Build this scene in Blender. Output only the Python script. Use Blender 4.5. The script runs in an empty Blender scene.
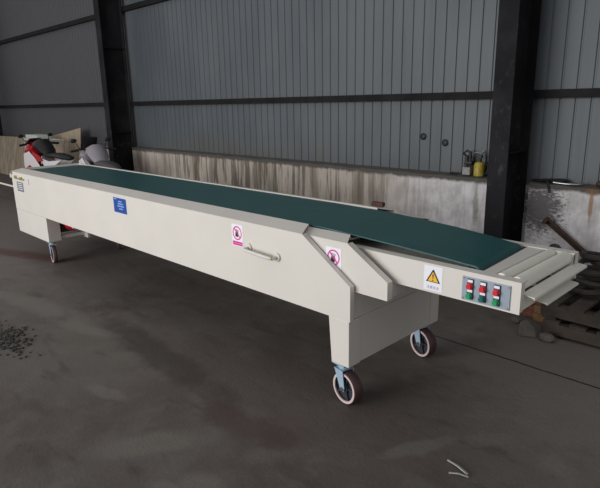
import bpy, bmesh, math, random
from mathutils import Vector, Matrix
random.seed(7)
SC = bpy.context.scene
COL = SC.collection
H = 0.944; W = 0.91

# ---------------------------------------------------------------- materials
def mat(name, col, rough=.5, metal=0., var=.0, vscale=6., bump=0., bscale=60., spec=.5, emit=None):
    m = bpy.data.materials.new(name); m.use_nodes = True
    nt = m.node_tree; b = nt.nodes['Principled BSDF']
    b.inputs['Roughness'].default_value = rough
    b.inputs['Metallic'].default_value = metal
    b.inputs['Specular IOR Level'].default_value = spec
    b.inputs['Base Color'].default_value = (*col, 1)
    if var or bump:
        tc = nt.nodes.new('ShaderNodeTexCoord')
    if var:
        n = nt.nodes.new('ShaderNodeTexNoise'); n.inputs['Scale'].default_value = vscale; n.inputs['Detail'].default_value = 5
        nt.links.new(tc.outputs['Object'], n.inputs['Vector'])
        r = nt.nodes.new('ShaderNodeMapRange'); r.inputs['From Min'].default_value = .3; r.inputs['From Max'].default_value = .7
        r.inputs['To Min'].default_value = 1 - var; r.inputs['To Max'].default_value = 1 + var
        nt.links.new(n.outputs['Fac'], r.inputs['Value'])
        mul = nt.nodes.new('ShaderNodeVectorMath'); mul.operation = 'SCALE'
        mul.inputs[0].default_value = col
        nt.links.new(r.outputs['Result'], mul.inputs['Scale'])
        nt.links.new(mul.outputs['Vector'], b.inputs['Base Color'])
    if bump:
        n2 = nt.nodes.new('ShaderNodeTexNoise'); n2.inputs['Scale'].default_value = bscale; n2.inputs['Detail'].default_value = 4
        nt.links.new(tc.outputs['Object'], n2.inputs['Vector'])
        bp = nt.nodes.new('ShaderNodeBump'); bp.inputs['Strength'].default_value = bump; bp.inputs['Distance'].default_value = .01
        nt.links.new(n2.outputs['Fac'], bp.inputs['Height']); nt.links.new(bp.outputs['Normal'], b.inputs['Normal'])
    return m

class NB:                                    # small node-building helper
    def __init__(s, m):
        s.nt = m.node_tree; s.b = s.nt.nodes['Principled BSDF']
        tc = s.nt.nodes.new('ShaderNodeTexCoord'); s.co = tc.outputs['Object']
        sp = s.nt.nodes.new('ShaderNodeSeparateXYZ'); s.nt.links.new(s.co, sp.inputs[0])
        s.x, s.y, s.z = sp.outputs
    def put(s, sock, v):
        if hasattr(v, 'is_linked'): s.nt.links.new(v, sock)
        else: sock.default_value = v
    def M(s, op, a, b=0., c=0.):
        n = s.nt.nodes.new('ShaderNodeMath'); n.operation = op
        s.put(n.inputs[0], a); s.put(n.inputs[1], b)
        s.put(n.inputs[2], c)
        return n.outputs[0]
    def noise(s, scale, detail=4, stretch=(1, 1, 1), rough=.5, dist=0.):
        mp = s.nt.nodes.new('ShaderNodeMapping'); mp.inputs['Scale'].default_value = stretch
        s.nt.links.new(s.co, mp.inputs['Vector'])
        n = s.nt.nodes.new('ShaderNodeTexNoise'); n.inputs['Scale'].default_value = scale
        n.inputs['Detail'].default_value = detail; n.inputs['Roughness'].default_value = rough; n.inputs['Distortion'].default_value = dist
        s.nt.links.new(mp.outputs[0], n.inputs['Vector']); return n.outputs['Fac']
    def rng(s, v, a, b, c=0., d=1.):
        n = s.nt.nodes.new('ShaderNodeMapRange'); n.interpolation_type = 'SMOOTHSTEP'
        s.put(n.inputs['Value'], v)
        for k, t in (('From Min', a), ('From Max', b), ('To Min', c), ('To Max', d)): n.inputs[k].default_value = t
        return n.outputs['Result']
    def mix(s, f, a, b):
        n = s.nt.nodes.new('ShaderNodeMix'); n.data_type = 'RGBA'
        s.put(n.inputs[0], f); s.put(n.inputs[6], (*a, 1) if isinstance(a, tuple) else a); s.put(n.inputs[7], (*b, 1) if isinstance(b, tuple) else b)
        return n.outputs[2]
    def blob(s, cx, cy, rx, ry, rot=0., nz=None, amt=.5, ax='xy'):   # soft irregular patch mask
        u = s.x; v = s.y if ax == 'xy' else s.z
        c, si = math.cos(rot), math.sin(rot)
        dx = s.M('SUBTRACT', u, cx); dy = s.M('SUBTRACT', v, cy)
        a = s.M('DIVIDE', s.M('ADD', s.M('MULTIPLY', dx, c), s.M('MULTIPLY', dy, si)), rx)
        b = s.M('DIVIDE', s.M('SUBTRACT', s.M('MULTIPLY', dy, c), s.M('MULTIPLY', dx, si)), ry)
        d = s.M('SQRT', s.M('ADD', s.M('MULTIPLY', a, a), s.M('MULTIPLY', b, b)))
        if nz is not None: d = s.M('ADD', d, s.M('MULTIPLY', s.M('SUBTRACT', nz, .5), amt * 2))
        return s.rng(d, 1.3, .5)
    def bump(s, h, st=.3, dist=.01):
        bp = s.nt.nodes.new('ShaderNodeBump'); bp.inputs['Strength'].default_value = st; bp.inputs['Distance'].default_value = dist
        s.put(bp.inputs['Height'], h); s.nt.links.new(bp.outputs[0], s.b.inputs['Normal'])
    def color(s, c): s.nt.links.new(c, s.b.inputs['Base Color'])

cream = mat('cream_paint', (.655, .628, .590), .38, var=.03, vscale=3)
cream_in = cream
belt_m = mat('green_belt', (.017, .085, .090), .38, var=.10, vscale=7, spec=.6)
dark_m = mat('dark_steel', (.02, .02, .022), .6)
steel = mat('zinc_steel', (.40, .54, .68), .35, .25)
tyre = mat('brown_polyurethane', (.075, .04, .042), .5)
rimm = mat('pale_rim', (.62, .50, .50), .45)
hubm = mat('hub_black', (.03, .035, .045), .5)
chrome = mat('chrome', (.42, .42, .44), .3, .9)
white = mat('white_label', (.80, .80, .88), .5)
blue = mat('blue_label', (.015, .07, .33), .4)
yellow = mat('warning_yellow', (.85, .48, .02), .45)
blackm = mat('black_print', (.012, .012, .014), .5)
magenta = mat('magenta_print', (.62, .03, .28), .5)
bluetxt = mat('blue_print', (.25, .28, .45), .5)
paleblue = mat('pale_blue_print', (.25, .42, .75), .5)
panel_g = mat('panel_grey_blue', (.30, .36, .43), .4, .2, var=.05, vscale=30)
btn_red = mat('button_red', (.62, .02, .035), .3)
btn_green = mat('button_green', (.01, .32, .12), .3)
btn_dgreen = mat('button_dark_green', (.008, .12, .10), .3)
btn_block = mat('button_block_navy', (.02, .022, .05), .45)
roller_m = mat('roller_cream', (.80, .79, .72), .35, var=.04, vscale=10)
bolt_m = mat('bolt_grey', (.30, .29, .25), .4, .5)
plate_m = mat('name_plate_grey', (.22, .25, .28), .4, .4, var=.25, vscale=60)
latch_m = mat('olive_latch', (.36, .33, .12), .4, .4)
red_p = mat('red_plastic', (.42, .012, .02), .28)
white_p = mat('white_plastic', (.75, .72, .74), .3)
silver_p = mat('silver_plastic', (.30, .28, .32), .35, .2)
black_v = mat('black_vinyl', (.010, .011, .013), .45)
rubber = mat('rubber', (.015, .015, .016), .8)
wood_d = mat('dark_weathered_wood', (.060, .048, .038), .85, var=.35, vscale=9, bump=.4)
rust = mat('rusty_brown', (.055, .030, .022), .85, var=.4, vscale=25, bump=.4)
brick_m = mat('red_brick', (.17, .062, .045), .9, var=.3, vscale=25, bump=.5)
brick_t = mat('tan_brick', (.22, .13, .06), .9, var=.3, vscale=25, bump=.5)
stone_m = mat('grey_block', (.11, .10, .09), .9, var=.3, vscale=20, bump=.5)
hose_m = mat('dark_hose', (.030, .024, .020), .7, var=.4, vscale=14)
gravel_m = mat('black_gravel', (.022, .020, .019), .9, var=.3, vscale=40)
canister_y = mat('worn_yellow_paint', (.33, .27, .03), .5, var=.3, vscale=30)
grey_box = mat('grubby_white', (.26, .25, .24), .6, var=.3, vscale=40)
foil = mat('pale_metal_strip', (.45, .46, .45), .4, .5)
pipe_m = mat('pale_pipe', (.55, .53, .50), .5)

def siding_material():
    m = mat('steel_siding', (.1, .1, .1), .55); s = NB(m)
    n = s.noise(1.2, 5, (1, 1, .5)); n2 = s.noise(14, 4, (1, 1, .06)); n3 = s.noise(.55, 3)
    c = s.mix(s.rng(n, .3, .7), (.074, .088, .102), (.100, .116, .130))
    c = s.mix(s.M('MULTIPLY', s.rng(n2, .45, .8), .35), c, (.060, .066, .073))
    c = s.mix(s.M('MULTIPLY', s.rng(s.z, 1.35, .95), s.rng(n3, .4, .65, 0, .5)), c, (.095, .085, .072))
    c = s.mix(s.rng(s.x, -2.2, -2.5, 0, .85), c, (.060, .056, .063))      # far bay toned darker and less blue
    s.color(c); return m
siding_m = siding_material()

def concrete_material():
    m = mat('stained_concrete', (.3, .3, .3), .9); s = NB(m)
    big = s.noise(1.1, 4); mid = s.noise(7, 6, (1, 1, .8), .6); fine = s.noise(40, 4)
    drip = s.noise(16, 4, (1, 1, .07), .6); drip2 = s.noise(5, 3, (1, 1, .10))
    c = s.mix(s.rng(mid, .3, .68), (.50, .48, .495), (.76, .74, .765))
    left = s.rng(s.x, 4.1, 3.0)                                  # left bay of the wall is browner and streaked
    c = s.mix(s.M('MULTIPLY', left, .75), c, (.40, .335, .265))
    c = s.mix(s.M('MULTIPLY', s.rng(drip, .47, .60), s.M('MULTIPLY', s.rng(s.x, 4.2, 2.0, .14, .88), s.rng(s.x, -1.3, -.2, .45, 1))), c, (.10, .085, .068))
    c = s.mix(s.M('MULTIPLY', s.rng(drip2, .5, .68), s.rng(s.x, 4.4, 2.6, .1, .6)), c, (.13, .105, .075))
    c = s.mix(s.rng(big, .50, .75, 0, .4), c, (.20, .185, .16))
    top = s.M('ADD', s.z, s.M('MULTIPLY', s.M('SUBTRACT', mid, .5), .09))
    c = s.mix(s.rng(top, .868, .905), c, (.085, .078, .072))     # grimy upper edge
    bl = s.blob(4.96, .72, .20, .24, 0, s.noise(22, 6, (1, 1, 2.2), .7), 1.4, 'xz')
    c = s.mix(s.M('MULTIPLY', bl, .9), c, (.060, .056, .058))    # black scrub mark beside the column
    rs = s.blob(5.372, .80, .016, .16, .0, mid, .6, 'xz'); rs2 = s.blob(5.372, .90, .06, .035, 0, mid, .6, 'xz')
    c = s.mix(s.M('MULTIPLY', rs, .75), c, (.27, .14, .05)); c = s.mix(s.M('MULTIPLY', rs2, .6), c, (.22, .12, .05))
    yl = s.blob(4.36, .72, .03, .25, 0, mid, .8, 'xz'); c = s.mix(s.M('MULTIPLY', yl, .6), c, (.14, .13, .09))
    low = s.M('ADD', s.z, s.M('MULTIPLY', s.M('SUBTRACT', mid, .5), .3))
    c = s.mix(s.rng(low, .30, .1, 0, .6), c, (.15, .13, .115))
    s.color(c); s.bump(s.M('ADD', mid, s.M('MULTIPLY', fine, .4)), .4, .02); return m
conc_m = concrete_material()

def floor_material():
    m = mat('oily_concrete_floor', (.05, .05, .05), .62, spec=.4); s = NB(m)
    big = s.noise(.9, 5, dist=.6); mid = s.noise(4.5, 6, rough=.65); fine = s.noise(55, 4, rough=.7); tr = s.noise(2.2, 5, (1, 3.5, 1), .6, .4)
    c = s.mix(s.rng(big, .32, .68), (.068, .055, .050), (.094, .084, .075))
    c = s.mix(s.M('ADD', s.rng(mid, .42, .7, 0, .5), s.rng(s.noise(28, 5, (1, 1, 1), .7), .55, .8, 0, .35)), c, (.118, .107, .096))
    c = s.mix(s.rng(tr, .52, .7, 0, .55), c, (.040, .033, .030))
    # red and rust stains among darker and paler floor patches
    red = s.blob(4.6, -.15, 1.3, .40, .05, mid, .9); c = s.mix(s.M('MULTIPLY', red, .6), c, (.078, .058, .055))
    dk = s.blob(3.6, -.36, 1.0, .13, -.05, mid, .8); c = s.mix(s.M('MULTIPLY', dk, .6), c, (.026, .021, .018))
    dk2 = s.blob(4.75, -.50, .36, .12, .15, mid, .9); c = s.mix(s.M('MULTIPLY', dk2, .6), c, (.045, .026, .026))
    wa = s.blob(6.1, 1.3, 1.3, 1.1, 0, mid, .8); c = s.mix(s.M('MULTIPLY', wa, .8), c, (.165, .148, .134))
    fl = s.blob(-2.0, -.2, 3.2, 1.6, 0, mid, .8); c = s.mix(s.M('MULTIPLY', fl, .7), c, (.155, .130, .124))
    ru = s.blob(.25, -.05, .75, .13, .35, mid, .8); c = s.mix(s.M('MULTIPLY', ru, .75), c, (.075, .028, .018))
    for px, py, rx, ry, ro in ((4.55, -.95, .28, .10, .9), (4.98, -.93, .12, .07, .5), (2.9, -.52, .32, .07, .3), (5.78, .28, .16, .06, .9), (5.55, -.02, .22, .05, 1.1), (2.0, -.6, .8, .12, .2), (4.9, -1.05, .10, .05, .4), (3.9, -.85, .18, .05, .2), (5.65, .45, .10, .04, .8)):
        bb = s.blob(px, py, rx, ry, ro, mid, .9); c = s.mix(s.M('MULTIPLY', bb, .6), c, (.135, .128, .115))
    j = s.M('ABSOLUTE', s.M('SUBTRACT', s.M('ADD', s.y, s.M('MULTIPLY', s.M('SUBTRACT', mid, .5), .03)), 1.17))
    c = s.mix(s.rng(j, .012, .004), c, (.010, .009, .008))       # construction joint
    s.color(c)
    s.nt.links.new(s.rng(big, .3, .7, .6, .8), s.b.inputs['Roughness'])
    s.bump(s.M('ADD', s.M('MULTIPLY', mid, .8), s.M('MULTIPLY', fine, .5)), .45, .012); return m
floor_m = floor_material()

def column_material():
    m = mat('column_paint', (.05, .05, .05), .75, spec=.12); s = NB(m)
    n = s.noise(16, 6, (1, 1, .6), .7); n2 = s.noise(3, 4)
    c = s.mix(s.rng(n2, .35, .7), (.011, .011, .013), (.022, .021, .024))
    c = s.mix(s.M('MULTIPLY', s.rng(n, .56, .72, 0, .5), s.rng(s.z, 2.2, .9, .25, 1)), c, (.11, .105, .11))
    s.color(c); return m
col_m = column_material()
girt_m = mat('girt_paint', (.013, .012, .013), .75, var=.3, vscale=5, spec=.15)

def board_material(name, a, b):
    m = mat(name, a, .8); s = NB(m)
    n = s.noise(5, 5, (3, 3, .35), .6, .3); n2 = s.noise(1.3, 3)
    c = s.mix(s.rng(n, .35, .68), a, b); c = s.mix(s.rng(n2, .5, .8, 0, .4), c, (.17, .13, .09)); s.color(c); return m
ply_m = board_material('plywood', (.30, .235, .165), (.42, .345, .255))
ply2_m = board_material('weathered_board', (.22, .175, .125), (.40, .33, .25))

# ---------------------------------------------------------------- mesh helpers
class MB:
    def __init__(s): s.bm = bmesh.new(); s.mats = []
    def mi(s, m):
        if m is None: return 0
        if m not in s.mats: s.mats.append(m)
        return s.mats.index(m)
    def _fin(s, vs, m, mx=None):
        if mx is not None: bmesh.ops.transform(s.bm, matrix=mx, verts=vs)
        i = s.mi(m)
        for f in {f for v in vs for f in v.link_faces}: f.material_index = i
        return s
    def box(s, x0, x1, y0, y1, z0, z1, m=None, mx=None):
        r = bmesh.ops.create_cube(s.bm, size=1)['verts']
        for v in r: v.co = Vector(((x0 + x1) / 2 + v.co.x * (x1 - x0), (y0 + y1) / 2 + v.co.y * (y1 - y0), (z0 + z1) / 2 + v.co.z * (z1 - z0)))
        return s._fin(r, m, mx)
    def prism(s, pts, a, b, ax='y', m=None, mx=None):     # polygon swept along one axis
        def P(p, t): return {'y': (p[0], t, p[1]), 'x': (t, p[0], p[1]), 'z': (p[0], p[1], t)}[ax]
        A = [s.bm.verts.new(P(p, a)) for p in pts]; B = [s.bm.verts.new(P(p, b)) for p in pts]
        n = len(pts); fs = [s.bm.faces.new(A), s.bm.faces.new(B[::-1])]
        for i in range(n): fs.append(s.bm.faces.new((A[i], B[i], B[(i + 1) % n], A[(i + 1) % n])))
        bmesh.ops.recalc_face_normals(s.bm, faces=fs)
        return s._fin(A + B, m, mx)
    def cyl(s, p, q, r, r2=None, n=20, m=None, mx=None):
        p, q = Vector(p), Vector(q); d = q - p
        v = bmesh.ops.create_cone(s.bm, cap_ends=True, segments=n, radius1=r, radius2=r if r2 is None else r2, depth=d.length)['verts']
        M_ = Matrix.Translation((p + q) / 2) @ d.to_track_quat('Z', 'Y').to_matrix().to_4x4()
        bmesh.ops.transform(s.bm, matrix=M_, verts=v)
        return s._fin(v, m, mx)
    def tube(s, pts, r, n=8, m=None, closed=False, mx=None):
        pts = [Vector(p) for p in pts]; rings = []; N = len(pts); up = None
        for i, p in enumerate(pts):
            a = pts[(i - 1) % N] if (i or closed) else p; b = pts[(i + 1) % N] if (i < N - 1 or closed) else p
            t = (b - a).normalized()
            if up is None: up = t.orthogonal().normalized()
            up = (up - t * up.dot(t)).normalized(); w = t.cross(up)
            rr = r[i] if isinstance(r, (list, tuple)) else r
            rings.append([s.bm.verts.new(p + (up * math.cos(2 * math.pi * k / n) + w * math.sin(2 * math.pi * k / n)) * rr) for k in range(n)])
        for i in range(N if closed else N - 1):
            A, B = rings[i], rings[(i + 1) % N]
            for k in range(n): s.bm.faces.new((A[k], A[(k + 1) % n], B[(k + 1) % n], B[k]))
        if not closed: s.bm.faces.new(rings[0][::-1]); s.bm.faces.new(rings[-1])
        return s._fin([v for g in rings for v in g], m, mx)
    def lathe(s, prof, n=28, m=None, mx=None):            # profile (r, h) about local z
        rings = []
        for r, h in prof: rings.append([s.bm.verts.new((r * math.cos(2 * math.pi * k / n), r * math.sin(2 * math.pi * k / n), h)) for k in range(n)])
        for A, B in zip(rings, rings[1:]):
            for k in range(n): s.bm.faces.new((A[k], A[(k + 1) % n], B[(k + 1) % n], B[k]))
        s.bm.faces.new(rings[0][::-1]); s.bm.faces.new(rings[-1])
        return s._fin([v for g in rings for v in g], m, mx)
    def ring(s, prof, n=32, m=None, mx=None):             # closed profile swept round local z, open in the middle
        rings = []
        for r, h in prof: rings.append([s.bm.verts.new((r * math.cos(2 * math.pi * k / n), r * math.sin(2 * math.pi * k / n), h)) for k in range(n)])
        fs = []
        for A, B in zip(rings, rings[1:] + rings[:1]):
            for k in range(n): fs.append(s.bm.faces.new((A[k], A[(k + 1) % n], B[(k + 1) % n], B[k])))
        bmesh.ops.recalc_face_normals(s.bm, faces=fs)
        return s._fin([v for g in rings for v in g], m, mx)
    def ell(s, c, r, m=None, mx=None, u=16, v=10):
        vs = bmesh.ops.create_uvsphere(s.bm, u_segments=u, v_segments=v, radius=1)['verts']
        for q in vs: q.co = Vector((c[0] + q.co.x * r[0], c[1] + q.co.y * r[1], c[2] + q.co.z * r[2]))
        return s._fin(vs, m, mx)
    def loft(s, secs, m=None, mx=None):                   # closed sections of equal vertex count
        rings = [[s.bm.verts.new(p) for p in sec] for sec in secs]; n = len(rings[0]); fs = []
        for A, B in zip(rings, rings[1:]):
            for k in range(n): fs.append(s.bm.faces.new((A[k], A[(k + 1) % n], B[(k + 1) % n], B[k])))
        fs += [s.bm.faces.new(rings[0][::-1]), s.bm.faces.new(rings[-1])]
        bmesh.ops.recalc_face_normals(s.bm, faces=fs)
        return s._fin([v for g in rings for v in g], m, mx)
    def build(s, name, mtl=None, parent=None, bevel=0., smooth=False, seg=2, subsurf=0):
        if mtl is not None and not s.mats: s.mats = [mtl]
        if parent is not None:
            s.bm.transform(Matrix.Translation(-origin(parent)))
        else:
            lo = Vector([min(v.co[i] for v in s.bm.verts) for i in range(3)]); hi = Vector([max(v.co[i] for v in s.bm.verts) for i in range(3)])
            base = Vector(((lo.x + hi.x) / 2, (lo.y + hi.y) / 2, lo.z))
            if s.keep: base = Vector()
            s.bm.transform(Matrix.Translation(-base))
        me = bpy.data.meshes.new(name); s.bm.to_mesh(me); s.bm.free()
        for m in s.mats: me.materials.append(m)
        o = bpy.data.objects.new(name, me); COL.objects.link(o)
        if parent is not None: o.parent = parent
        else: o.location = base
        if smooth:
            for p in me.polygons: p.use_smooth = True
            try: me.set_sharp_from_angle(angle=math.radians(38))
            except Exception: pass
        if bevel:
            b = o.modifiers.new('b', 'BEVEL'); b.width = bevel; b.segments = seg; b.limit_method = 'ANGLE'
        if subsurf:
            b = o.modifiers.new('s', 'SUBSURF'); b.levels = subsurf; b.render_levels = subsurf
        return o
    keep = False

def origin(o):
    v = Vector(o.location)
    while o.parent: o = o.parent; v = v + Vector(o.location)
    return v

def tag(o, label=None, cat=None, group=None, kind=None):
    if label: o['label'] = label
    if cat: o['category'] = cat
    if group: o['group'] = group
    if kind: o['kind'] = kind
    return o
def thing(name, loc, label, cat, group=None):
    o = bpy.data.objects.new(name, None); COL.objects.link(o); o.location = loc; o.empty_display_size = .1
    return tag(o, label, cat, group)
def struct(name, mb, m, bevel=0):
    mb.keep = True
    o = mb.build(name, m, None, bevel); o['kind'] = 'structure'; return o
def text_mesh(s, size, loc, m, parent, name):             # upright lettering facing -y
    c = bpy.data.curves.new('txt', 'FONT'); c.body = s; c.size = size; c.align_x = 'CENTER'; c.extrude = .0004
    t = bpy.data.objects.new('txt', c); COL.objects.link(t); bpy.context.view_layer.update()
    me = bpy.data.meshes.new_from_object(t.evaluated_get(bpy.context.evaluated_depsgraph_get()))
    bpy.data.objects.remove(t)
    me.transform(Matrix.Translation(Vector(loc) - origin(parent)) @ Matrix.Rotation(math.radians(90), 4, 'X'))
    me.materials.clear(); me.materials.append(m)
    o = bpy.data.objects.new(name, me); COL.objects.link(o); o.parent = parent; return o

# ---------------------------------------------------------------- building shell
struct('floor', MB().box(-16, 12, -9, 2.95, -.1, 0), floor_m)
# ribbed steel siding as one folded sheet
YW = 2.883; p = .125; mb = MB(); prof = []
x = -13.0
while x < 9.5:
    prof += [(x, YW), (x + p - .022, YW), (x + p - .016, YW + .010), (x + p - .006, YW + .010)]
    x += p
prof += [(x, YW)]
back = [(a, YW + .03) for a, b in (prof[-1], prof[0])]
mb.prism(prof + back, .90, 6.5, 'z'); struct('wall_rear', mb, siding_m)
# low concrete wall, one length per bay, broken round the columns
CX = (-9.5, -2.39, 4.70)
k = 1
for a, b in ((-13, CX[0] - .16), (CX[0] + .16, CX[1] - .15), (CX[1] + .16, CX[2] - .10), (CX[2] + .15, 9.5)):
    mb = MB(); n = int((b - a) / .12); front = []
    for i in range(n + 1):
        xx = a + (b - a) * i / n; front.append((xx, 2.72 + random.uniform(-.006, .006), .93 + random.uniform(-.008, .006)))
    secs = [[(xx, yy, 0), (xx, yy, zz), (xx, 2.93, .945), (xx, 2.93, 0)] for xx, yy, zz in front]
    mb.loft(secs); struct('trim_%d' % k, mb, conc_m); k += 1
for cx in CX:
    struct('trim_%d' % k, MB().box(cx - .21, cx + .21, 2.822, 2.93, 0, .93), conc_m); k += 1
# girts
for z0, z1 in ((1.650, 1.722), (3.20, 3.28), (4.9, 4.98)):
    mb = MB()
    mb.prism([(YW - .06, z0), (YW - .06, z1), (YW - .002, z1), (YW - .002, z1 - .006), (YW - .054, z1 - .006), (YW - .054, z0 + .006), (YW - .002, z0 + .006), (YW - .002, z0)], -13, 9.5, 'x')
    struct('trim_%d' % k, mb, girt_m); k += 1
# H-section columns
for cx in CX:
    mb = MB(); w = .085
    mb.box(cx - w, cx + w, 2.40, 2.414, 0, 6.5); mb.box(cx - w, cx + w, 2.80, 2.814, 0, 6.5)
    mb.box(cx - .006, cx + .006, 2.41, 2.804, 0, 6.5)
    mb.box(cx - w - .03, cx + w + .03, 2.36, 2.85, 0, .02)
    for z in (1.2, 2.6): mb.box(cx - w + .004, cx + w - .004, 2.414, 2.80, z, z + .01)
    struct('trim_%d' % k, mb, col_m); k += 1

# ---------------------------------------------------------------- conveyor
C = thing('belt_conveyor', (2.6, .455, 0), 'long cream telescopic belt conveyor with green belt standing on four casters', 'conveyor')
def ym(y, far): return W - y if far else y
def section(outl, y0, th, ret, flange_w, rise, xs, xe_in, lip=.03, mb=None, endidx=None):
    """one telescoping box: two side plates, folded rims and returned ends"""
    mb = mb or MB()
    zt = outl[0][1]
    for far in (0, 1):
        a, b = ym(y0, far), ym(y0 + th, far)
        mb.prism(outl, a, b)
        # folded rim
        e_ = y0 + .0015
        q = [(ym(e_, far), zt + .0006), (ym(y0 + flange_w, far), zt + rise), (ym(y0 + flange_w, far), zt + rise - lip), (ym(y0 + flange_w - .006, far), zt + rise - lip), (ym(y0 + flange_w - .006, far), zt + rise - .006), (ym(e_, far), zt - .006)]
        xe = outl[1][0]
        secs = [[(xs, yy, zz) for yy, zz in q], [(xe - (0 if i in (0, 5) else xe - xe_in), yy, zz) for i, (yy, zz) in enumerate(q)]]
        mb.loft(secs)
        # returned edge round the slanted end
        for (x0, z0), (x1, z1) in zip(outl[1:-1], outl[2:]):
            if abs(z1 - z0) < 1e-6: continue
            d = Vector((x1 - x0, z1 - z0)).normalized(); nx, nz = d.y, -d.x
            if nx > 0: nx, nz = -nx, -nz
            pl = [(x0, z0), (x1, z1), (x1 + nx * .005, z1 + nz * .005), (x0 + nx * .005, z0 + nz * .005)]
            mb.prism(pl, ym(y0 + th, far), ym(y0 + th + ret, far))
    return mb
mb = section([(0, H), (4.728, H), (5.077, .712), (5.077, .515), (0, .515)], 0, .010, .024, .13, .025, 0, 4.655)
mb.box(0, .01, .01, W - .01, .515, H)
mb.prism([(0.0, H + .002), (.13, H + .026), (W - .13, H + .026), (W, H + .002), (W, H - .03), (0, H - .03)], -.012, .03, 'x')
mb.box(5.050, 5.058, .034, W - .034, .515, .672)
mb.box(.02, 4.6, .15, W - .15, .925, .935)
mb.box(.02, 5.0, .02, W - .02, .516, .522)
outer = mb.build('outer_frame', cream, C)
mb = section([(3.3, .932), (5.02, .932), (5.283, .772), (5.283, .676), (3.3, .676)], .042, .008, .034, .105, .018, 3.3, 4.955)
mb.box(5.262, 5.270, .086, W - .086, .680, .748)
mb.box(3.4, 4.95, .17, W - .17, .915, .925)
middle = mb.build('middle_section', cream, C)
# front section
ZA = .896
mb = MB()
for far in (0, 1):
    a, b = ym(.118, far), ym(.128, far)
    mb.prism([(3.6, ZA), (5.917, ZA), (5.917, .752), (3.6, .752)], a, b)
    mb.box(3.6, 5.917, min(ym(.128, far), ym(.175, far)), max(ym(.128, far), ym(.175, far)), ZA - .006, ZA)
    mb.box(5.911, 5.917, min(ym(.128, far), ym(.150, far)), max(ym(.128, far), ym(.150, far)), .752, ZA - .006)
    mb.box(3.6, 5.917, min(ym(.128, far), ym(.150, far)), max(ym(.128, far), ym(.150, far)), .752, .758)
    mb.box(5.70, 5.911, min(ym(.165, far), ym(.172, far)), max(ym(.165, far), ym(.172, far)), .80, ZA - .006)
mb.prism([(5.712, .172), (5.768, .172), (5.768, W - .172), (5.682, W - .172)], ZA - .014, ZA - .004, 'z')
mb.box(3.7, 5.60, .18, W - .18, .862, .872)
front = mb.build('front_section', cream, C)
# nose rollers
for cx, r, dz in ((5.800, .026, -.020), (5.872, .034, -.030)):
    if r > .02:
        m2 = MB().cyl((cx, .176, ZA + dz), (cx, W - .176, ZA + dz), r, n=28)
        for yy in (.160, W - .176): m2.cyl((cx, yy, ZA + dz), (cx, yy + .016, ZA + dz), .010, n=12)
        m2.build('roller', roller_m, C, smooth=True)
m2 = MB().prism([(5.903, .836), (5.908, .836), (5.908, .756), (5.903, .756)], .150, W - .150)
m2.build('end_plate', roller_m, C, bevel=.001)
# stepped guard plates at the nose
m2 = MB().prism([(5.908, .834), (5.958, .826), (5.958, .815), (5.955, .815), (5.955, .821), (5.908, .829)], .165, W - .100)
m2.build('guard_plate', roller_m, C)
m2 = MB()
m2.prism([(5.908, .778), (5.970, .770), (5.970, .762), (5.967, .762), (5.967, .765), (5.908, .773)], .285, W - .235)
m2.build('guard_plate', roller_m, C)

# belt: one continuous loop of rubber
def belt():
    mb = MB(); top = []
    y0, y1 = .145, W - .160
    rc = .036; nx, nz = 5.662, .868
    pts = [(.16, .930), (.125, .945), (.16, .962), (.4, .9655), (2.0, .966), (3.4, .966), (4.3, .966), (4.75, .962), (5.0, .950), (5.25, .936), (5.5, .919), (5.62, .909)]
    for a in range(80, -100, -12): pts.append((nx + (rc + .003) * math.cos(math.radians(a)), nz + (rc + .003) * math.sin(math.radians(a))))
    pts += [(5.4, .828), (4.9, .828)]
    th = .007; n = len(pts); inner = []
    for i in range(n):
        a = Vector(pts[max(i - 1, 0)]); b = Vector(pts[min(i + 1, n - 1)]); t = (b - a).normalized()
        nn = Vector((t.y, -t.x)); inner.append((pts[i][0] + nn.x * th, pts[i][1] + nn.y * th))
    cs = 7; rows = []
    def ya(x, f):                         # the belt keeps slightly clear of the rims towards the nose
        e = max(0, min(1, (x - 4.7) / .9)); lo = y0 + .042 * e; hi = y1 - .012 * e - .028 * max(0, min(1, (x - 5.4) / .25)); return lo + (hi - lo) * f
    def sk(x, f): return x - .035 * f * max(0, min(1, (x - 5.45) / .2))   # the belt tracks slightly skew on the nose pulley
    secs = [[(sk(pts[i][0], j / cs), ya(pts[i][0], j / cs), pts[i][1]) for j in range(cs + 1)] + [(sk(inner[i][0], 1 - j / cs), ya(pts[i][0], 1 - j / cs), inner[i][1]) for j in range(cs + 1)] for i in range(n)]
    mb.loft(secs); return mb
belt().build('belt', belt_m, C, smooth=True)
m2 = MB().cyl((5.660, .20, .868), (5.630, W - .215, .868), .031, n=24); m2.cyl((5.662, .172, .868), (5.628, W - .172, .868), .010, n=10)
m2.build('nose_pulley', dark_m, C, smooth=True)
m2 = MB().box(5.668, 5.684, W - .212, W - .190, .850, .893); m2.build('pulley_bearing', dark_m, C, bevel=.004)

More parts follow.
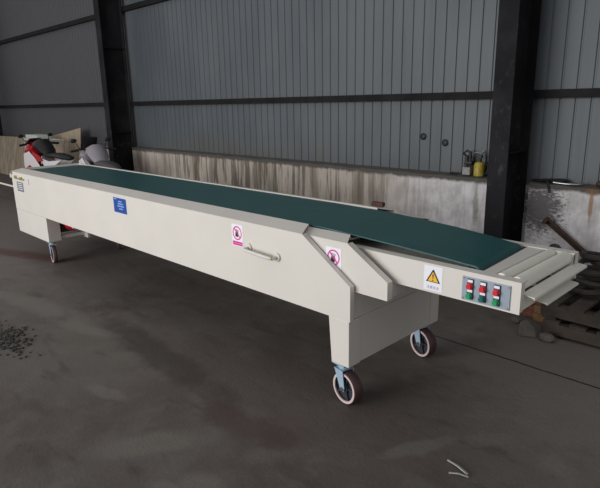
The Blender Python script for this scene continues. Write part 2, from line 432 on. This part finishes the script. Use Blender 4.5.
# support legs
def leg(x0, x1, far, taper=0., w=.10):
    y0, y1 = sorted((ym(0., far), ym(w, far)))
    m = MB(); m.loft([[(x0, y0, .514), (x1, y0, .514), (x1, y1, .514), (x0, y1, .514)], [(x0 + taper, y0, .246), (x1, y0, .246), (x1, y1, .246), (x0 + taper, y1, .246)]])
    m.box(x0 + taper + .01, x1 - .01, y0 + .01, y1 - .01, .238, .246); return m
leg(4.925, 5.070, 0, .02).build('leg', cream, C, bevel=.003)
leg(4.925, 5.070, 1, .02).build('leg', cream, C, bevel=.003)
m2 = MB().box(5.040, 5.062, .10, W - .10, .262, .516); m2.box(5.05, 5.06, .10, W - .10, .246, .262); m2.build('cross_panel', cream, C)
leg(0.0, .891, 0, 0, .135).build('leg', cream, C, bevel=.003)
leg(0.0, .891, 1, 0, .135).build('leg', cream, C, bevel=.003)
m2 = MB().box(.835, .875, .135, .40, .262, .300); m2.build('cross_bar', cream, C, bevel=.002)
m2 = MB().box(.835, .95, .40, .43, .235, .315); m2.build('bracket', cream, C, bevel=.002)
m2 = MB().box(.55, .88, .14, .55, .33, .51); m2.build('motor_box', dark_m, C, bevel=.006)
m2 = MB(); m2.cyl((.88, .235, .405), (1.02, .235, .405), .048, n=20, m=red_p); m2.cyl((1.02, .235, .405), (1.05, .235, .405), .030, n=20, m=white_p)
m2.cyl((.9, .235, .405), (.99, .235, .405), .053, n=20, m=red_p); m2.build('drive_motor', None, C, smooth=True)['label'] = 'red motor with a white cap'
m2 = MB().cyl((0.003, .035, .756), (-1.1, .035, .752), .011, n=12); m2.cyl((0.003, .035, .756), (-.02, .035, .756), .022, n=12)
m2.build('tow_bar', pipe_m, C, smooth=True)

# casters
def caster(x, y, rot, trail=.035, R=.096, w=.055):
    mx = Matrix.Translation((x, y, 0)) @ Matrix.Rotation(rot, 4, 'Z')   # local +x = trail
    f = MB(); h = w / 2 + .010
    f.box(-.05, .05, -.045, .045, .229, .238, mx=mx)
    f.cyl((0, 0, .205), (0, 0, .229), .030, n=20, mx=mx)
    f.box(-.032, .036, -h - .003, h + .003, .198, .206, mx=mx)
    for s in (-1, 1):
        f.prism([(-.032, .206), (.036, .206), (trail + .016, R + .006), (trail + .012, R - .014), (trail - .012, R - .016), (trail - .020, R)], s * h - .002, s * h + .002, mx=mx)
    fo = f.build('caster', steel, C)
    wmx = mx @ Matrix.Translation((trail, 0, R)) @ Matrix.Rotation(math.radians(90), 4, 'X')
    h2 = w / 2
    t = MB(); r_in = R * .80
    t.ring([(r_in, -h2), (R * .955, -h2), (R, -h2 + .010), (R, h2 - .010), (R * .955, h2), (r_in, h2)], 36, mx=wmx)
    wo = t.build('wheel', tyre, fo, smooth=True)
    t = MB()
    for s in (-1, 1): t.ring([(R * .79, s * h2 * .8), (R * .93, s * h2 * .8), (R * .93, s * (h2 + .002)), (R * .79, s * (h2 + .002))], 36, mx=wmx)
    t.build('rim', rimm, fo, smooth=True)
    t = MB(); t.lathe([(R * .81, -h2 * .35), (R * .81, h2 * .35)], 32, mx=wmx); t.lathe([(R * .28, -h2), (R * .28, h2)], 20, mx=wmx)
    for a in range(5):
        rm = wmx @ Matrix.Rotation(a * 2 * math.pi / 5, 4, 'Z'); t.box(.02, R * .78, -.006, .006, -h2 * .75, h2 * .75, mx=rm)
    t.build('hub', hubm, fo, smooth=False)
    t = MB(); t.cyl((trail, -h - .008, R), (trail, h + .008, R), .008, n=6, mx=mx)
    for s in (-1, 1): t.cyl((trail, s * (h + .002), R), (trail, s * (h + .006), R), .013, n=12, mx=mx)
    t.build('axle_bolt', chrome, fo)
caster(4.985, .058, math.radians(-8), w=.062)
caster(4.975, W - .060, math.radians(-14), w=.062)
caster(.80, .060, math.radians(-10), trail=.03, w=.04)
caster(.80, W - .060, math.radians(-35), trail=.03, w=.04)

# grab handle on the near side
m2 = MB(); m2.tube([(4.262, -.004, .786), (4.262, -.040, .784), (4.275, -.052, .782), (4.40, -.054, .777), (4.505, -.052, .772), (4.518, -.040, .771), (4.518, -.004, .771)], .0105, 10)
hd = m2.build('handle', cream, C, smooth=True)
for xx, zz in ((4.262, .788), (4.520, .773)):
    MB().cyl((xx, .001, zz), (xx, -.010, zz), .027, n=24).build('handle_mount', cream, hd, smooth=True)
m2 = MB().cyl((4.505, -.041, .7715), (4.522, -.041, .771), .0115, n=12); m2.build('end_cap', latch_m, hd, smooth=True)
# bolts on the end faces
for X, Y, Z in ((5.058, .22, .605), (5.058, W - .22, .605), (5.270, .25, .715), (5.270, W - .25, .715)):
    MB().cyl((X, Y, Z), (X + .007, Y, Z), .010, n=6).build('bolt', bolt_m, C)

# labels and plates
def plate(x0, x1, z0, z1, y, m, name, t=.0015, shear=0.):
    return MB().box(x0, x1, y - t, y, z0, z1).build(name, m, C)
lb = plate(2.495, 2.712, .790, .915, 0, blue, 'blue_notice_label')
for i, (a, b) in enumerate(((2.58, 2.64), (2.57, 2.66), (2.56, 2.67), (2.585, 2.65), (2.51, 2.55))):
    zz = (.882, .862, .842, .820, .900)[i]
    MB().box(a, b, -.0024, -.0014, zz, zz + .009).build('printed_line', paleblue, lb)
def no_sign(cx, cz, y, r=.045, bar=True):
    lab = MB().box(cx - .055, cx + .055, y - .0012, y, cz - (.085 if bar else .055), cz + .055).build('prohibition_sticker', white, C)
    m = MB()
    for k in range(32):
        a0, a1 = 2 * math.pi * k / 32, 2 * math.pi * (k + 1) / 32
        m.prism([(cx + r * math.cos(a0), cz + r * math.sin(a0)), (cx + r * math.cos(a1), cz + r * math.sin(a1)), (cx + r * .82 * math.cos(a1), cz + r * .82 * math.sin(a1)), (cx + r * .82 * math.cos(a0), cz + r * .82 * math.sin(a0))], y - .0018, y - .0011)
    d = r * .64; m.prism([(cx - d - .003, cz + d - .003), (cx - d + .003, cz + d + .003), (cx + d + .003, cz - d + .003), (cx + d - .003, cz - d - .003)], y - .0019, y - .0011)
    m.build('prohibition_ring', magenta, lab)
    m = MB()      # hand pictogram
    m.prism([(cx - .020, cz - .022), (cx + .006, cz - .026), (cx + .016, cz - .006), (cx + .004, cz + .008), (cx - .016, cz + .002)], y - .0016, y - .0011)
    for k in range(4): m.prism([(cx - .016 + .007 * k, cz), (cx - .012 + .007 * k, cz), (cx - .008 + .008 * k, cz + .026 - .002 * k), (cx - .012 + .008 * k, cz + .026 - .002 * k)], y - .0016, y - .0011)
    m.build('hand_symbol', blackm, lab)
    if bar:
        MB().box(cx - .048, cx + .050, y - .0017, y - .0011, cz - .080, cz - .054).build('printed_band', magenta, lab)
        m = MB()
        for k in range(6): m.box(cx - .042 + .015 * k, cx - .033 + .015 * k, y - .0022, y - .0016, cz - .068, cz - .066)
        m.build('printed_line', white, lab)
no_sign(4.150, .860, 0)
no_sign(4.925, .838, .042, r=.044, bar=False)
ws = plate(5.443, 5.543, .763, .885, .118, white, 'warning_sticker')
def tri(cx, cz, r, y0, y1, m, name):
    MB().prism([(cx - r * .94, cz - r * .55), (cx + r * .94, cz - r * .55), (cx + .05 * r, cz + r), (cx - .05 * r, cz + r)], y0, y1).build(name, m, ws)
tri(5.494, .828, .041, .1155, .1166, blackm, 'triangle_border')
tri(5.494, .826, .030, .1148, .1156, yellow, 'warning_triangle')
m2 = MB().prism([(5.4905, .846), (5.4975, .846), (5.4955, .823), (5.4925, .823)], .1140, .1149); m2.cyl((5.494, .1149, .816), (5.494, .1140, .816), .0034, n=12)
m2.build('exclamation_mark', blackm, ws)
text_mesh('\u6ce8\u610f\u5b89\u5168', .017, (5.494, .1162, .773), bluetxt, ws, 'lettering')
# control panel
cp = MB().box(5.648, 5.874, .112, .118, .762, .874).build('control_panel', panel_g, C, bevel=.001)
for xx, zz in ((5.656, .867), (5.866, .866), (5.656, .770), (5.866, .769)):
    MB().cyl((xx, .112, zz), (xx, .109, zz), .0045, n=12).build('screw', bolt_m, cp)
for i, xx in enumerate((5.690, 5.752, 5.816)):
    MB().box(xx - .015, xx + .015, .106, .112, .772, .868).build('button_block', btn_block, cp, bevel=.001)
    for j, zz in enumerate((.834, .788)):
        MB().box(xx - .0125, xx + .0125, .1045, .106, zz + .018, zz + .030).build('button_tag', white, cp)
        m = btn_red if j == 0 else (btn_green if i != 1 else btn_dgreen)
        b = MB(); b.cyl((xx, .106, zz), (xx, .098, zz), .0150, n=24, m=chrome if 0 else m); b.cyl((xx, .098, zz), (xx, .088, zz), .0125, .0112, n=24, m=m)
        b.build('push_button', m, cp, smooth=True)['label'] = ('red' if j == 0 else ('green' if i != 1 else 'dark green')) + ' push button'
# name plate and latch at the tail
npl = plate(.145, .340, .735, .842, 0, plate_m, 'name_plate')
for zz in (.822, .800, .778, .756):
    MB().box(.17, .315, -.0022, -.0014, zz, zz + .007).build('printed_line', white, npl)
m2 = MB(); m2.box(.115, .40, -.012, 0, .872, .888); m2.box(.14, .17, -.022, -.012, .880, .912); m2.box(.31, .345, -.022, -.012, .872, .905)
m2.build('latch', latch_m, C, bevel=.002)
MB().box(-.035, .005, -.010, .05, .872, .918).build('corner_bracket', cream, C, bevel=.004)
MB().box(.515, .54, -.001, 0, .835, .893).build('inspection_mark', mat('violet_ink', (.38, .28, .50), .6), C)
m2 = MB().prism([(0.004, .5135), (.89, .5135), (.89, .5165), (0.004, .5165)], -.0012, .0005); m2.build('leg_seam', mat('seam_shade', (.42, .39, .34), .5), C)  # strip along the leg seam, the seam's shade put into its colour

# brick lying on the far rim
b = MB().box(4.535, 4.63, .87, .905, .956, .985); o = b.build('brick_fragment', mat('dark_brown_brick', (.07, .028, .020), .8, var=.3, vscale=30), bevel=.004)
tag(o, 'small red-brown brick fragment lying on the far rim of the conveyor', 'brick')

# ---------------------------------------------------------------- motorbikes behind the tail
def bike(name, loc, head, body, panel, label, sc=1., tank_m=None, seat_m=None):
    T = thing(name, loc, label, 'motorbike'); tall = .10 if tank_m else 0.
    mx = Matrix.Translation(loc) @ Matrix.Rotation(head, 4, 'Z') @ Matrix.Scale(sc, 4)
    def add(m, n, mt=None, parent=T, **k): return m.build(n, mt, parent, **k)
    for n_, wx in (('front_wheel', .66), ('rear_wheel', -.60)):
        wm = mx @ Matrix.Translation((wx, 0, .285 * 1)) @ Matrix.Rotation(math.radians(90), 4, 'X')
        t = MB(); t.ring([(.20, -.04), (.255, -.045), (.285, -.02), (.285, .02), (.255, .045), (.20, .04)], 28, mx=wm); w_ = add(t, n_, rubber, smooth=True)
        t = MB(); t.ring([(.185, -.02), (.205, -.03), (.205, .03), (.185, .02)], 24, mx=wm); t.lathe([(.04, -.06), (.04, .06)], 14, mx=wm)
        for a in range(5): t.box(.03, .2, -.012, .012, -.01, .01, mx=wm @ Matrix.Rotation(a * 1.2566, 4, 'Z'))
        add(t, 'rim', silver_p, w_)
    def prof(x, z, hw, hh, n=10):
        return [(x, hw * math.cos(2 * math.pi * k / n), z + hh * math.sin(2 * math.pi * k / n)) for k in range(n)]
    t = MB(); t.tube([(.66, .07, .285), (.46, .07, .86)], .022, 8, mx=mx); t.tube([(.66, -.07, .285), (.46, -.07, .86)], .022, 8, mx=mx); t.cyl((.50, -.07, .75), (.50, .07, .75), .02, n=8, mx=mx)
    add(t, 'fork', silver_p, smooth=True)
    t = MB(); t.loft([prof(.86, .50, .03, .02), prof(.80, .57, .07, .03), prof(.62, .61, .08, .025), prof(.44, .50, .07, .03), prof(.40, .46, .04, .02)], mx=mx); add(t, 'front_mudguard', body, smooth=True)
    # nose fairing with headlight
    t = MB(); t.loft([prof(.74, .82, .05, .04), prof(.66, .84, .15, .11), prof(.52, .86, .20, .16), prof(.40, .88, .20, .14), prof(.34, .90, .14, .08)], mx=mx); fa = add(t, 'nose_fairing', body, smooth=True)
    t = MB(); t.ell((.70, 0, .84), (.05, .09, .055), mx=mx); add(t, 'headlight', white_p, fa, smooth=True)
    t = MB(); t.loft([prof(.66, .93, .06, .012), prof(.56, 1.02, .12, .015), prof(.44, 1.08 + tall, .12, .012)], mx=mx); add(t, 'windscreen', black_v, fa, smooth=True)
    for s in (-1, 1):
        t = MB()
        t.prism([(.62, .80), (.40, .86), (.18, .74), (-.02, .58), (.10, .40), (.34, .30), (.56, .36), (.66, .58)], s * .175 - .012, s * .175 + .012, mx=mx); sp = add(t, 'side_fairing', panel, bevel=.012)
        t = MB(); t.prism([(.60, .52), (.40, .60), (.20, .52), (.16, .42), (.34, .32), (.54, .36)], s * .190 - .006, s * .190 + .006, mx=mx); add(t, 'fairing_stripe', body, sp, bevel=.004)
        t = MB(); t.prism([(.02, .74), (-.30, .70), (-.62, .73), (-.80, .74), (-.50, .62), (-.10, .60)], s * .13 - .015, s * .13 + .015, mx=mx); add(t, 'tail_fairing', panel, bevel=.008)
        t = MB(); t.prism([(.28, .86), (.0, .79), (-.12, .70), (.10, .66), (.24, .72)], s * .165 - .012, s * .165 + .012, mx=mx); add(t, 'tank_panel', body, bevel=.008)
    t = MB(); t.loft([prof(.38, .92, .08, .05), prof(.28, .96, .15, .11), prof(.12, .96, .17, .13), prof(-.02, .88, .15, .10), prof(-.12, .80, .10, .05)], mx=mx); add(t, 'tank', tank_m or black_v, smooth=True)
    t = MB(); t.loft([prof(-.02, .80, .09, .03), prof(-.15, .79, .14, .05), prof(-.42, .80, .14, .05), prof(-.62, .79, .13, .05), prof(-.84, .77, .09, .04), prof(-.90, .76, .04, .02)], mx=mx); add(t, 'seat', seat_m or black_v, smooth=True)
    t = MB(); t.loft([prof(.4, .46, .08, .14), prof(.1, .44, .13, .20), prof(-.2, .42, .12, .17), prof(-.35, .45, .07, .10)], mx=mx); add(t, 'engine', dark_m, smooth=True)
    t = MB(); t.tube([(.30, -.36, .98), (.38, -.20, 1.0), (.42, 0, .97), (.38, .20, 1.0), (.30, .36, .98)], .013, 8, mx=mx)
    for s in (-1, 1): t.tube([(.31, s * .24, .99), (.29, s * .37, .975)], .021, 8, mx=mx)
    add(t, 'handlebar', black_v, smooth=True)
    for s in (-1, 1):
        t = MB(); t.tube([(.38, s * .2, 1.0), (.42, s * .26, 1.12)], .008, 6, mx=mx); t.ell((.42, s * .28, 1.14), (.02, .055, .035), mx=mx); add(t, 'mirror', black_v, smooth=True)
    t = MB(); t.tube([(.1, -.12, .26), (-.3, -.16, .28), (-.75, -.18, .45)], [.02, .035, .05], 10, mx=mx); add(t, 'exhaust', chrome, smooth=True)
    t = MB(); t.tube([(-.1, .12, .3), (-.60, .10, .285)], .02, 8, mx=mx); t.tube([(-.1, -.12, .3), (-.60, -.10, .285)], .02, 8, mx=mx); add(t, 'swingarm', dark_m)
    return T
bike('motorbike', (-3.80, 1.84, 0), math.radians(184), red_p, white_p, 'red and white motorbike with black seat parked behind the conveyor tail')
bike('motorbike', (-1.68, 1.85, 0), math.radians(170), silver_p, white_p, 'silver-grey motorbike with dark handlebar parked nearest the left column', sc=.98, tank_m=silver_p, seat_m=mat('grey_vinyl', (.06, .055, .065), .5))

# boards leaning on the wall behind the motorbikes
def board(pts, y0, y1, lean_top, m, name, label, cat='board', group=None):
    mb = MB(); zt = max(p_[1] for p_ in pts)
    A = [mb.bm.verts.new((x_, y0 + (y1 - y0) * z_ / zt, z_)) for x_, z_ in pts]
    B = [mb.bm.verts.new((x_, y0 + (y1 - y0) * z_ / zt + .018, z_)) for x_, z_ in pts]
    n = len(pts); mb.bm.faces.new(A); mb.bm.faces.new(B[::-1])
    for i in range(n): mb.bm.faces.new((A[i], B[i], B[(i + 1) % n], A[(i + 1) % n]))
    bmesh.ops.recalc_face_normals(mb.bm, faces=mb.bm.faces[:])
    return tag(mb.build(name, m), label, cat, group)
board([(-5.95, 0), (-4.05, 0), (-4.10, 1.245), (-5.95, .99)], 2.45, 2.64, 0, ply_m, 'plywood_sheet', 'tall slant-topped tan plywood sheet leaning behind the two motorbikes')
board([(-9.15, 0), (-7.15, 0), (-7.10, .97), (-9.05, .95)], 2.46, 2.62, 0, ply2_m, 'wooden_board', 'wide weathered brown board leaning against the wall at far left')
rk = thing('metal_rack', (-4.8, 2.1, 0), 'pale metal rack standing behind the red motorbike', 'rack')
for xx in (-5.55, -4.30):
    for yy in (2.05, 2.35): MB().cyl((xx, yy, 0), (xx, yy, 1.0), .018, n=8).build('post', pipe_m, rk)
m2 = MB()
for yy in (2.05, 2.35): m2.box(-5.57, -4.28, yy - .018, yy + .018, .995, 1.03)
for xx in (-5.55, -4.30): m2.box(xx - .018, xx + .018, 2.05, 2.35, .997, 1.028)
m2.build('top_rail', pipe_m, rk)
tag(MB().box(-5.50, -4.85, 2.06, 2.34, 1.031, 1.11).build('tray', mat('pale_green_white', (.50, .55, .52), .5), bevel=.01), 'pale flat tray resting on top of the metal rack', 'tray')

# ---------------------------------------------------------------- things on the ledge
cn = thing('canister', (4.335, 2.80, .945), 'worn yellow canister with chrome fittings on the ledge beside the column', 'canister')
mx = Matrix.Translation((4.335, 2.80, .940))
m2 = MB(); m2.lathe([(.045, 0), (.052, .006), (.052, .105), (.044, .125), (.022, .138)], 24, mx=mx); m2.build('body', canister_y, cn, smooth=True)
m2 = MB(); m2.cyl((4.335, 2.80, 1.075), (4.335, 2.80, 1.12), .018, n=12); m2.box(4.315, 4.355, 2.785, 2.815, 1.11, 1.14); m2.build('valve', dark_m, cn)
m2 = MB(); m2.tube([(4.27, 2.80, 1.15), (4.30, 2.79, 1.165), (4.345, 2.79, 1.155), (4.385, 2.79, 1.185), (4.41, 2.80, 1.17)], .007, 8); m2.tube([(4.385, 2.79, 1.18), (4.39, 2.80, 1.10), (4.375, 2.80, 1.04)], .006, 6); m2.build('lever', chrome, cn, smooth=True)
m2 = MB(); m2.tube([(4.39, 2.80, 1.08), (4.415, 2.82, 1.03), (4.405, 2.81, .97), (4.38, 2.79, .955)], .013, 8); m2.build('hose', black_v, cn, smooth=True)
pb = thing('pump', (4.215, 2.80, .945), 'small grubby white pump with dark pipes left of the yellow canister', 'pump')
MB().box(4.175, 4.255, 2.765, 2.84, .945, 1.02).build('housing', grey_box, pb, bevel=.006)
m2 = MB(); m2.cyl((4.20, 2.80, 1.02), (4.20, 2.80, 1.13), .020, n=12); m2.cyl((4.235, 2.80, 1.02), (4.235, 2.80, 1.17), .014, n=12); m2.tube([(4.20, 2.80, 1.12), (4.17, 2.78, 1.15), (4.21, 2.78, 1.18), (4.25, 2.79, 1.15)], .011, 8); m2.cyl((4.185, 2.80, 1.06), (4.26, 2.80, 1.06), .024, n=12); m2.build('pipe_fitting', dark_m, pb, smooth=True)
m2 = MB().tube([(4.02, 2.80, .945), (4.06, 2.79, .953), (4.12, 2.80, .951)], [.006, .014, .008], 8); tag(m2.build('rag', black_v, smooth=True), 'small black scrap lying on the ledge left of the white pump', 'scrap')
sb = thing('tool_bag', (5.0, 2.80, .943), 'flat black cloth roll with hanging strap on the right ledge', 'cloth')
m2 = MB(); m2.ell((5.02, 2.81, .955), (.115, .050, .016)); m2.ell((4.90, 2.80, .951), (.07, .04, .010)); m2.ell((5.08, 2.81, .966), (.06, .03, .012)); m2.build('cloth', black_v, sb, smooth=True)
m2 = MB().tube([(5.00, 2.76, .965), (5.005, 2.722, .955), (5.02, 2.705, .92), (5.035, 2.703, .86)], .007, 6); m2.build('strap', black_v, sb, smooth=True)
m2 = MB().tube([(5.05, 2.739, .951), (5.09, 2.736, .948), (5.16, 2.735, .946), (5.24, 2.742, .947), (5.27, 2.77, .953), (5.26, 2.79, .965)], .009, 10)
tag(m2.build('chrome_rod', chrome, smooth=True), 'thin bent chrome rod lying in front of the black cloth', 'rod')
m2 = MB()
for c_, r_ in (((5.42, 2.79, .965), (.05, .04, .028)), ((5.47, 2.80, .975), (.04, .05, .035)), ((5.395, 2.81, .955), (.03, .03, .02))): m2.ell(c_, r_)
tag(m2.build('rubble_lump', rust, smooth=True), 'dark rusty lump on the ledge at the right edge above the rust streak', 'scrap')
# round grommets on the siding
for (xx, zz), lb_ in zip(((3.653, 1.289), (3.909, 1.235)), ('dark round plug in the grey siding, the left and higher of two', 'dark round plug in the grey siding, the right and lower of two')):
    m2 = MB(); mm = Matrix.Translation((xx, YW, zz)) @ Matrix.Rotation(math.radians(90), 4, 'X')
    m2.lathe([(.034, -.001), (.036, .006), (.024, .016), (.020, .010), (.012, .012)], 20, mx=mm)
    tag(m2.build('pipe_plug', dark_m, smooth=True), lb_, 'plug', 'round plugs in the siding')

# ---------------------------------------------------------------- scrap behind the nose
def pallet(x, y, z, rot, label):
    T = thing('wooden_pallet', (x, y, z), label, 'pallet', 'stacked pallets behind the conveyor nose')
    mx = Matrix.Translation((x, y, z)) @ Matrix.Rotation(rot, 4, 'Z')
    for yy in (-.38, 0, .38): MB().box(-.5, .5, yy - .04, yy + .04, .02, .10, mx=mx).build('bearer', wood_d, T, bevel=.003)
    for i in range(6):
        xx = -.44 + i * .176; MB().box(xx - .055, xx + .055, -.42, .42, .10, .12, mx=mx).build('deck_board', wood_d, T, bevel=.002)
    for xx in (-.44, 0, .44): MB().box(xx - .05, xx + .05, -.42, .42, 0, .02, mx=mx).build('bottom_board', wood_d, T, bevel=.002)
pallet(5.93, 2.14, 0, .03, 'dark wooden pallet at the bottom of the stack by the right wall')
pallet(5.92, 2.15, .12, -.02, 'dark wooden pallet second from the floor under the tangled hose')
def coil(cx, cy, cz, rx, ry, turns, r, label, name='hose_coil', seed=1, hz=.12):
    rr = random.Random(seed); pts = []
    for i in range(turns * 16):
        a = i * 2 * math.pi / 16; k_ = 1 - .35 * (i / (turns * 16)) + .10 * math.sin(i * .37 + seed)
        pts.append((cx + rx * k_ * math.cos(a) + rr.uniform(-.01, .01), cy + ry * k_ * math.sin(a), cz + r + hz * i / (turns * 16) + .03 * math.sin(i * .23 + seed)))
    mz = min(q[2] for q in pts); pts = [(a_, b_, c_ - mz + cz + r) for a_, b_, c_ in pts]
    return tag(MB().tube(pts, r, 8).build(name, hose_m, smooth=True), label, 'hose')
coil(5.63, 2.22, .24, .21, .24, 5, .022, 'tangled dark hose heap on the pallets right of the conveyor nose', seed=3, hz=.24)
coil(6.12, 2.25, .24, .20, .20, 4, .026, 'thick dark hose coil at the right end of the pallets', seed=8, hz=.2)
m2 = MB()
m2.loft([[(5.22 + .11 * math.cos(a) * s_ , 2.44 + .12 * math.sin(a) * s_, z_) for a in [k_ * math.pi / 6 for k_ in range(12)]] for z_, s_ in ((0, .95), (.12, 1.1), (.30, 1.0), (.42, .7), (.50, .3))])
tag(m2.build('scrap_sack', mat('dirty_sack', (.055, .045, .038), .9, var=.4, vscale=18, bump=.6), smooth=True, subsurf=1), 'slumped dirty dark sack against the white wall left of the pallets', 'sack')
# bricks
bi = [((5.225, 2.08, 0), .05, brick_m, 'lone red brick on the floor left in the low brick row'),
      ((5.350, 2.03, 0), -.05, brick_t, 'tan brick on the floor at the foot of the brick heap'),
      ((5.218, 2.08, .061), .12, brick_m, 'red brick lying on the lower left brick'),
      ((5.356, 2.035, .061), -.12, brick_t, 'tan brick lying on the lower tan brick'),
      ((5.285, 2.06, .122), .1, brick_m, 'red brick on top of the small brick heap')]
for (x_, y_, z_), r_, m_, l_ in bi:
    mx = Matrix.Translation((x_, y_, z_)) @ Matrix.Rotation(math.radians(90) + r_, 4, 'Z')
    tag(MB().box(-.11, .11, -.052, .052, 0, .060, mx=mx).build('brick', m_, bevel=.004), l_, 'brick', 'bricks behind the conveyor nose')
mx = Matrix.Translation((5.37, 1.64, 0)) @ Matrix.Rotation(.5, 4, 'Z')
m2 = MB().prism([(-.06, 0), (.06, 0), (.05, .07), (.01, .10), (-.045, .08)], -.05, .05, mx=mx); tag(m2.build('stone_block', stone_m, bevel=.008), 'pale grey broken stone block on the floor before the bricks', 'stone')
for i, ((x_, y_), s_, l_) in enumerate((((5.22, 1.80), .6, 'small dark stone on the floor left of the pale block'), ((5.52, 1.62), .8, 'small dark stone on the floor right of the pale block'))):
    m2 = MB().ell((x_, y_, .035 * s_), (.07 * s_, .05 * s_, .04 * s_), u=8, v=5); tag(m2.build('stone', stone_m), l_, 'stone')
# leaning iron angles
m2 = MB(); a_, b_ = Vector((5.07, 2.52, .60)), Vector((5.62, 2.30, 0.26))
def angle_iron(a_, b_, w, label):
    d = (b_ - a_); L_ = d.length; q = d.to_track_quat('X', 'Z').to_matrix().to_4x4(); mx = Matrix.Translation(a_) @ q
    m = MB(); m.box(0, L_, -w, 0, -.004, 0, mx=mx); m.box(0, L_, -.004, 0, -w, 0, mx=mx); m.box(0, .03, -w, -.004, -w, -.004, mx=mx)
    tag(m.build('angle_iron', rust), label, 'iron bar')
angle_iron(Vector((5.06, 2.66, .665)), Vector((5.92, 2.69, .03)), .055, 'rusty angle iron sloping along the white wall behind the nose')

# ---------------------------------------------------------------- small things on the open floor
def strip(p0, p1, w, label):
    a, b = Vector((*p0, .001)), Vector((*p1, .006)); d = (b - a).normalized(); n = Vector((-d.y, d.x, 0)) * w / 2
    m = MB(); mid_ = (a + b) / 2 + Vector((0, 0, .006))
    m.loft([[c - n, c + n, c + n * .8 + Vector((0, 0, .004)), c - n * .8 + Vector((0, 0, .004))] for c in (a, mid_, b)])
    tag(m.build('metal_strip', foil), label, 'scrap', 'metal strips on the floor')
strip((5.700, -.022), (5.822, -.058), .012, 'longer bright metal strip on the bare floor at bottom right')
strip((5.750, -.100), (5.832, -.072), .009, 'shorter pale metal strip on the floor nearest the picture bottom')
m2 = MB(); rg = random.Random(5)
for i in range(260):
    x_ = 2.62 + rg.gauss(0, .17); y_ = -1.0 + rg.gauss(0, .07); s_ = rg.uniform(.004, .014)
    vs = bmesh.ops.create_icosphere(m2.bm, subdivisions=1, radius=s_)['verts']
    for v in vs: v.co = Vector((v.co.x * 1.3 + x_, v.co.y + y_, max(0, v.co.z * .6 + s_ * .35)))
tag(m2.build('gravel', gravel_m), 'scatter of black grit on the floor at the left edge', 'gravel', kind='stuff')

# ---------------------------------------------------------------- light
w = bpy.data.worlds.new('world'); SC.world = w; w.use_nodes = True
bg = w.node_tree.nodes['Background']; bg.inputs[0].default_value = (1., .99, .99, 1); bg.inputs[1].default_value = .43
def area(loc, tgt, sx, sy, power, col):
    l = bpy.data.lights.new('daylight', 'AREA'); l.shape = 'RECTANGLE'; l.size = sx; l.size_y = sy; l.energy = power; l.color = col
    o = bpy.data.objects.new('daylight', l); COL.objects.link(o); o.location = loc
    o.rotation_euler = (Vector(tgt) - Vector(loc)).to_track_quat('-Z', 'Y').to_euler(); return o
area((1.5, -8.5, 2.5), (3.3, 0, .6), 6.5, 4.0, 720, (1., .985, .96))

# ---------------------------------------------------------------- camera
R = Vector((0.70735392, 0.70663211, -0.01793011)); U = Vector((-0.16554424, 0.19026714, 0.96767428)); F = Vector((-0.68720124, 0.68151997, -0.25156508))
cd = bpy.data.cameras.new('camera'); cam = bpy.data.objects.new('camera', cd); COL.objects.link(cam)
cam.matrix_world = Matrix(((R.x, U.x, -F.x, 6.80217), (R.y, U.y, -F.y, -2.07368), (R.z, U.z, -F.z, 1.65), (0, 0, 0, 1)))
cd.sensor_fit = 'HORIZONTAL'; cd.sensor_width = 36; cd.lens = 543.166 / 600 * 36; cd.clip_start = .05
SC.camera = cam
SC.view_settings.view_transform = 'Standard'; SC.view_settings.look = 'None'; SC.view_settings.exposure = 0; SC.view_settings.gamma = 1
SC.view_settings.use_curve_mapping = False
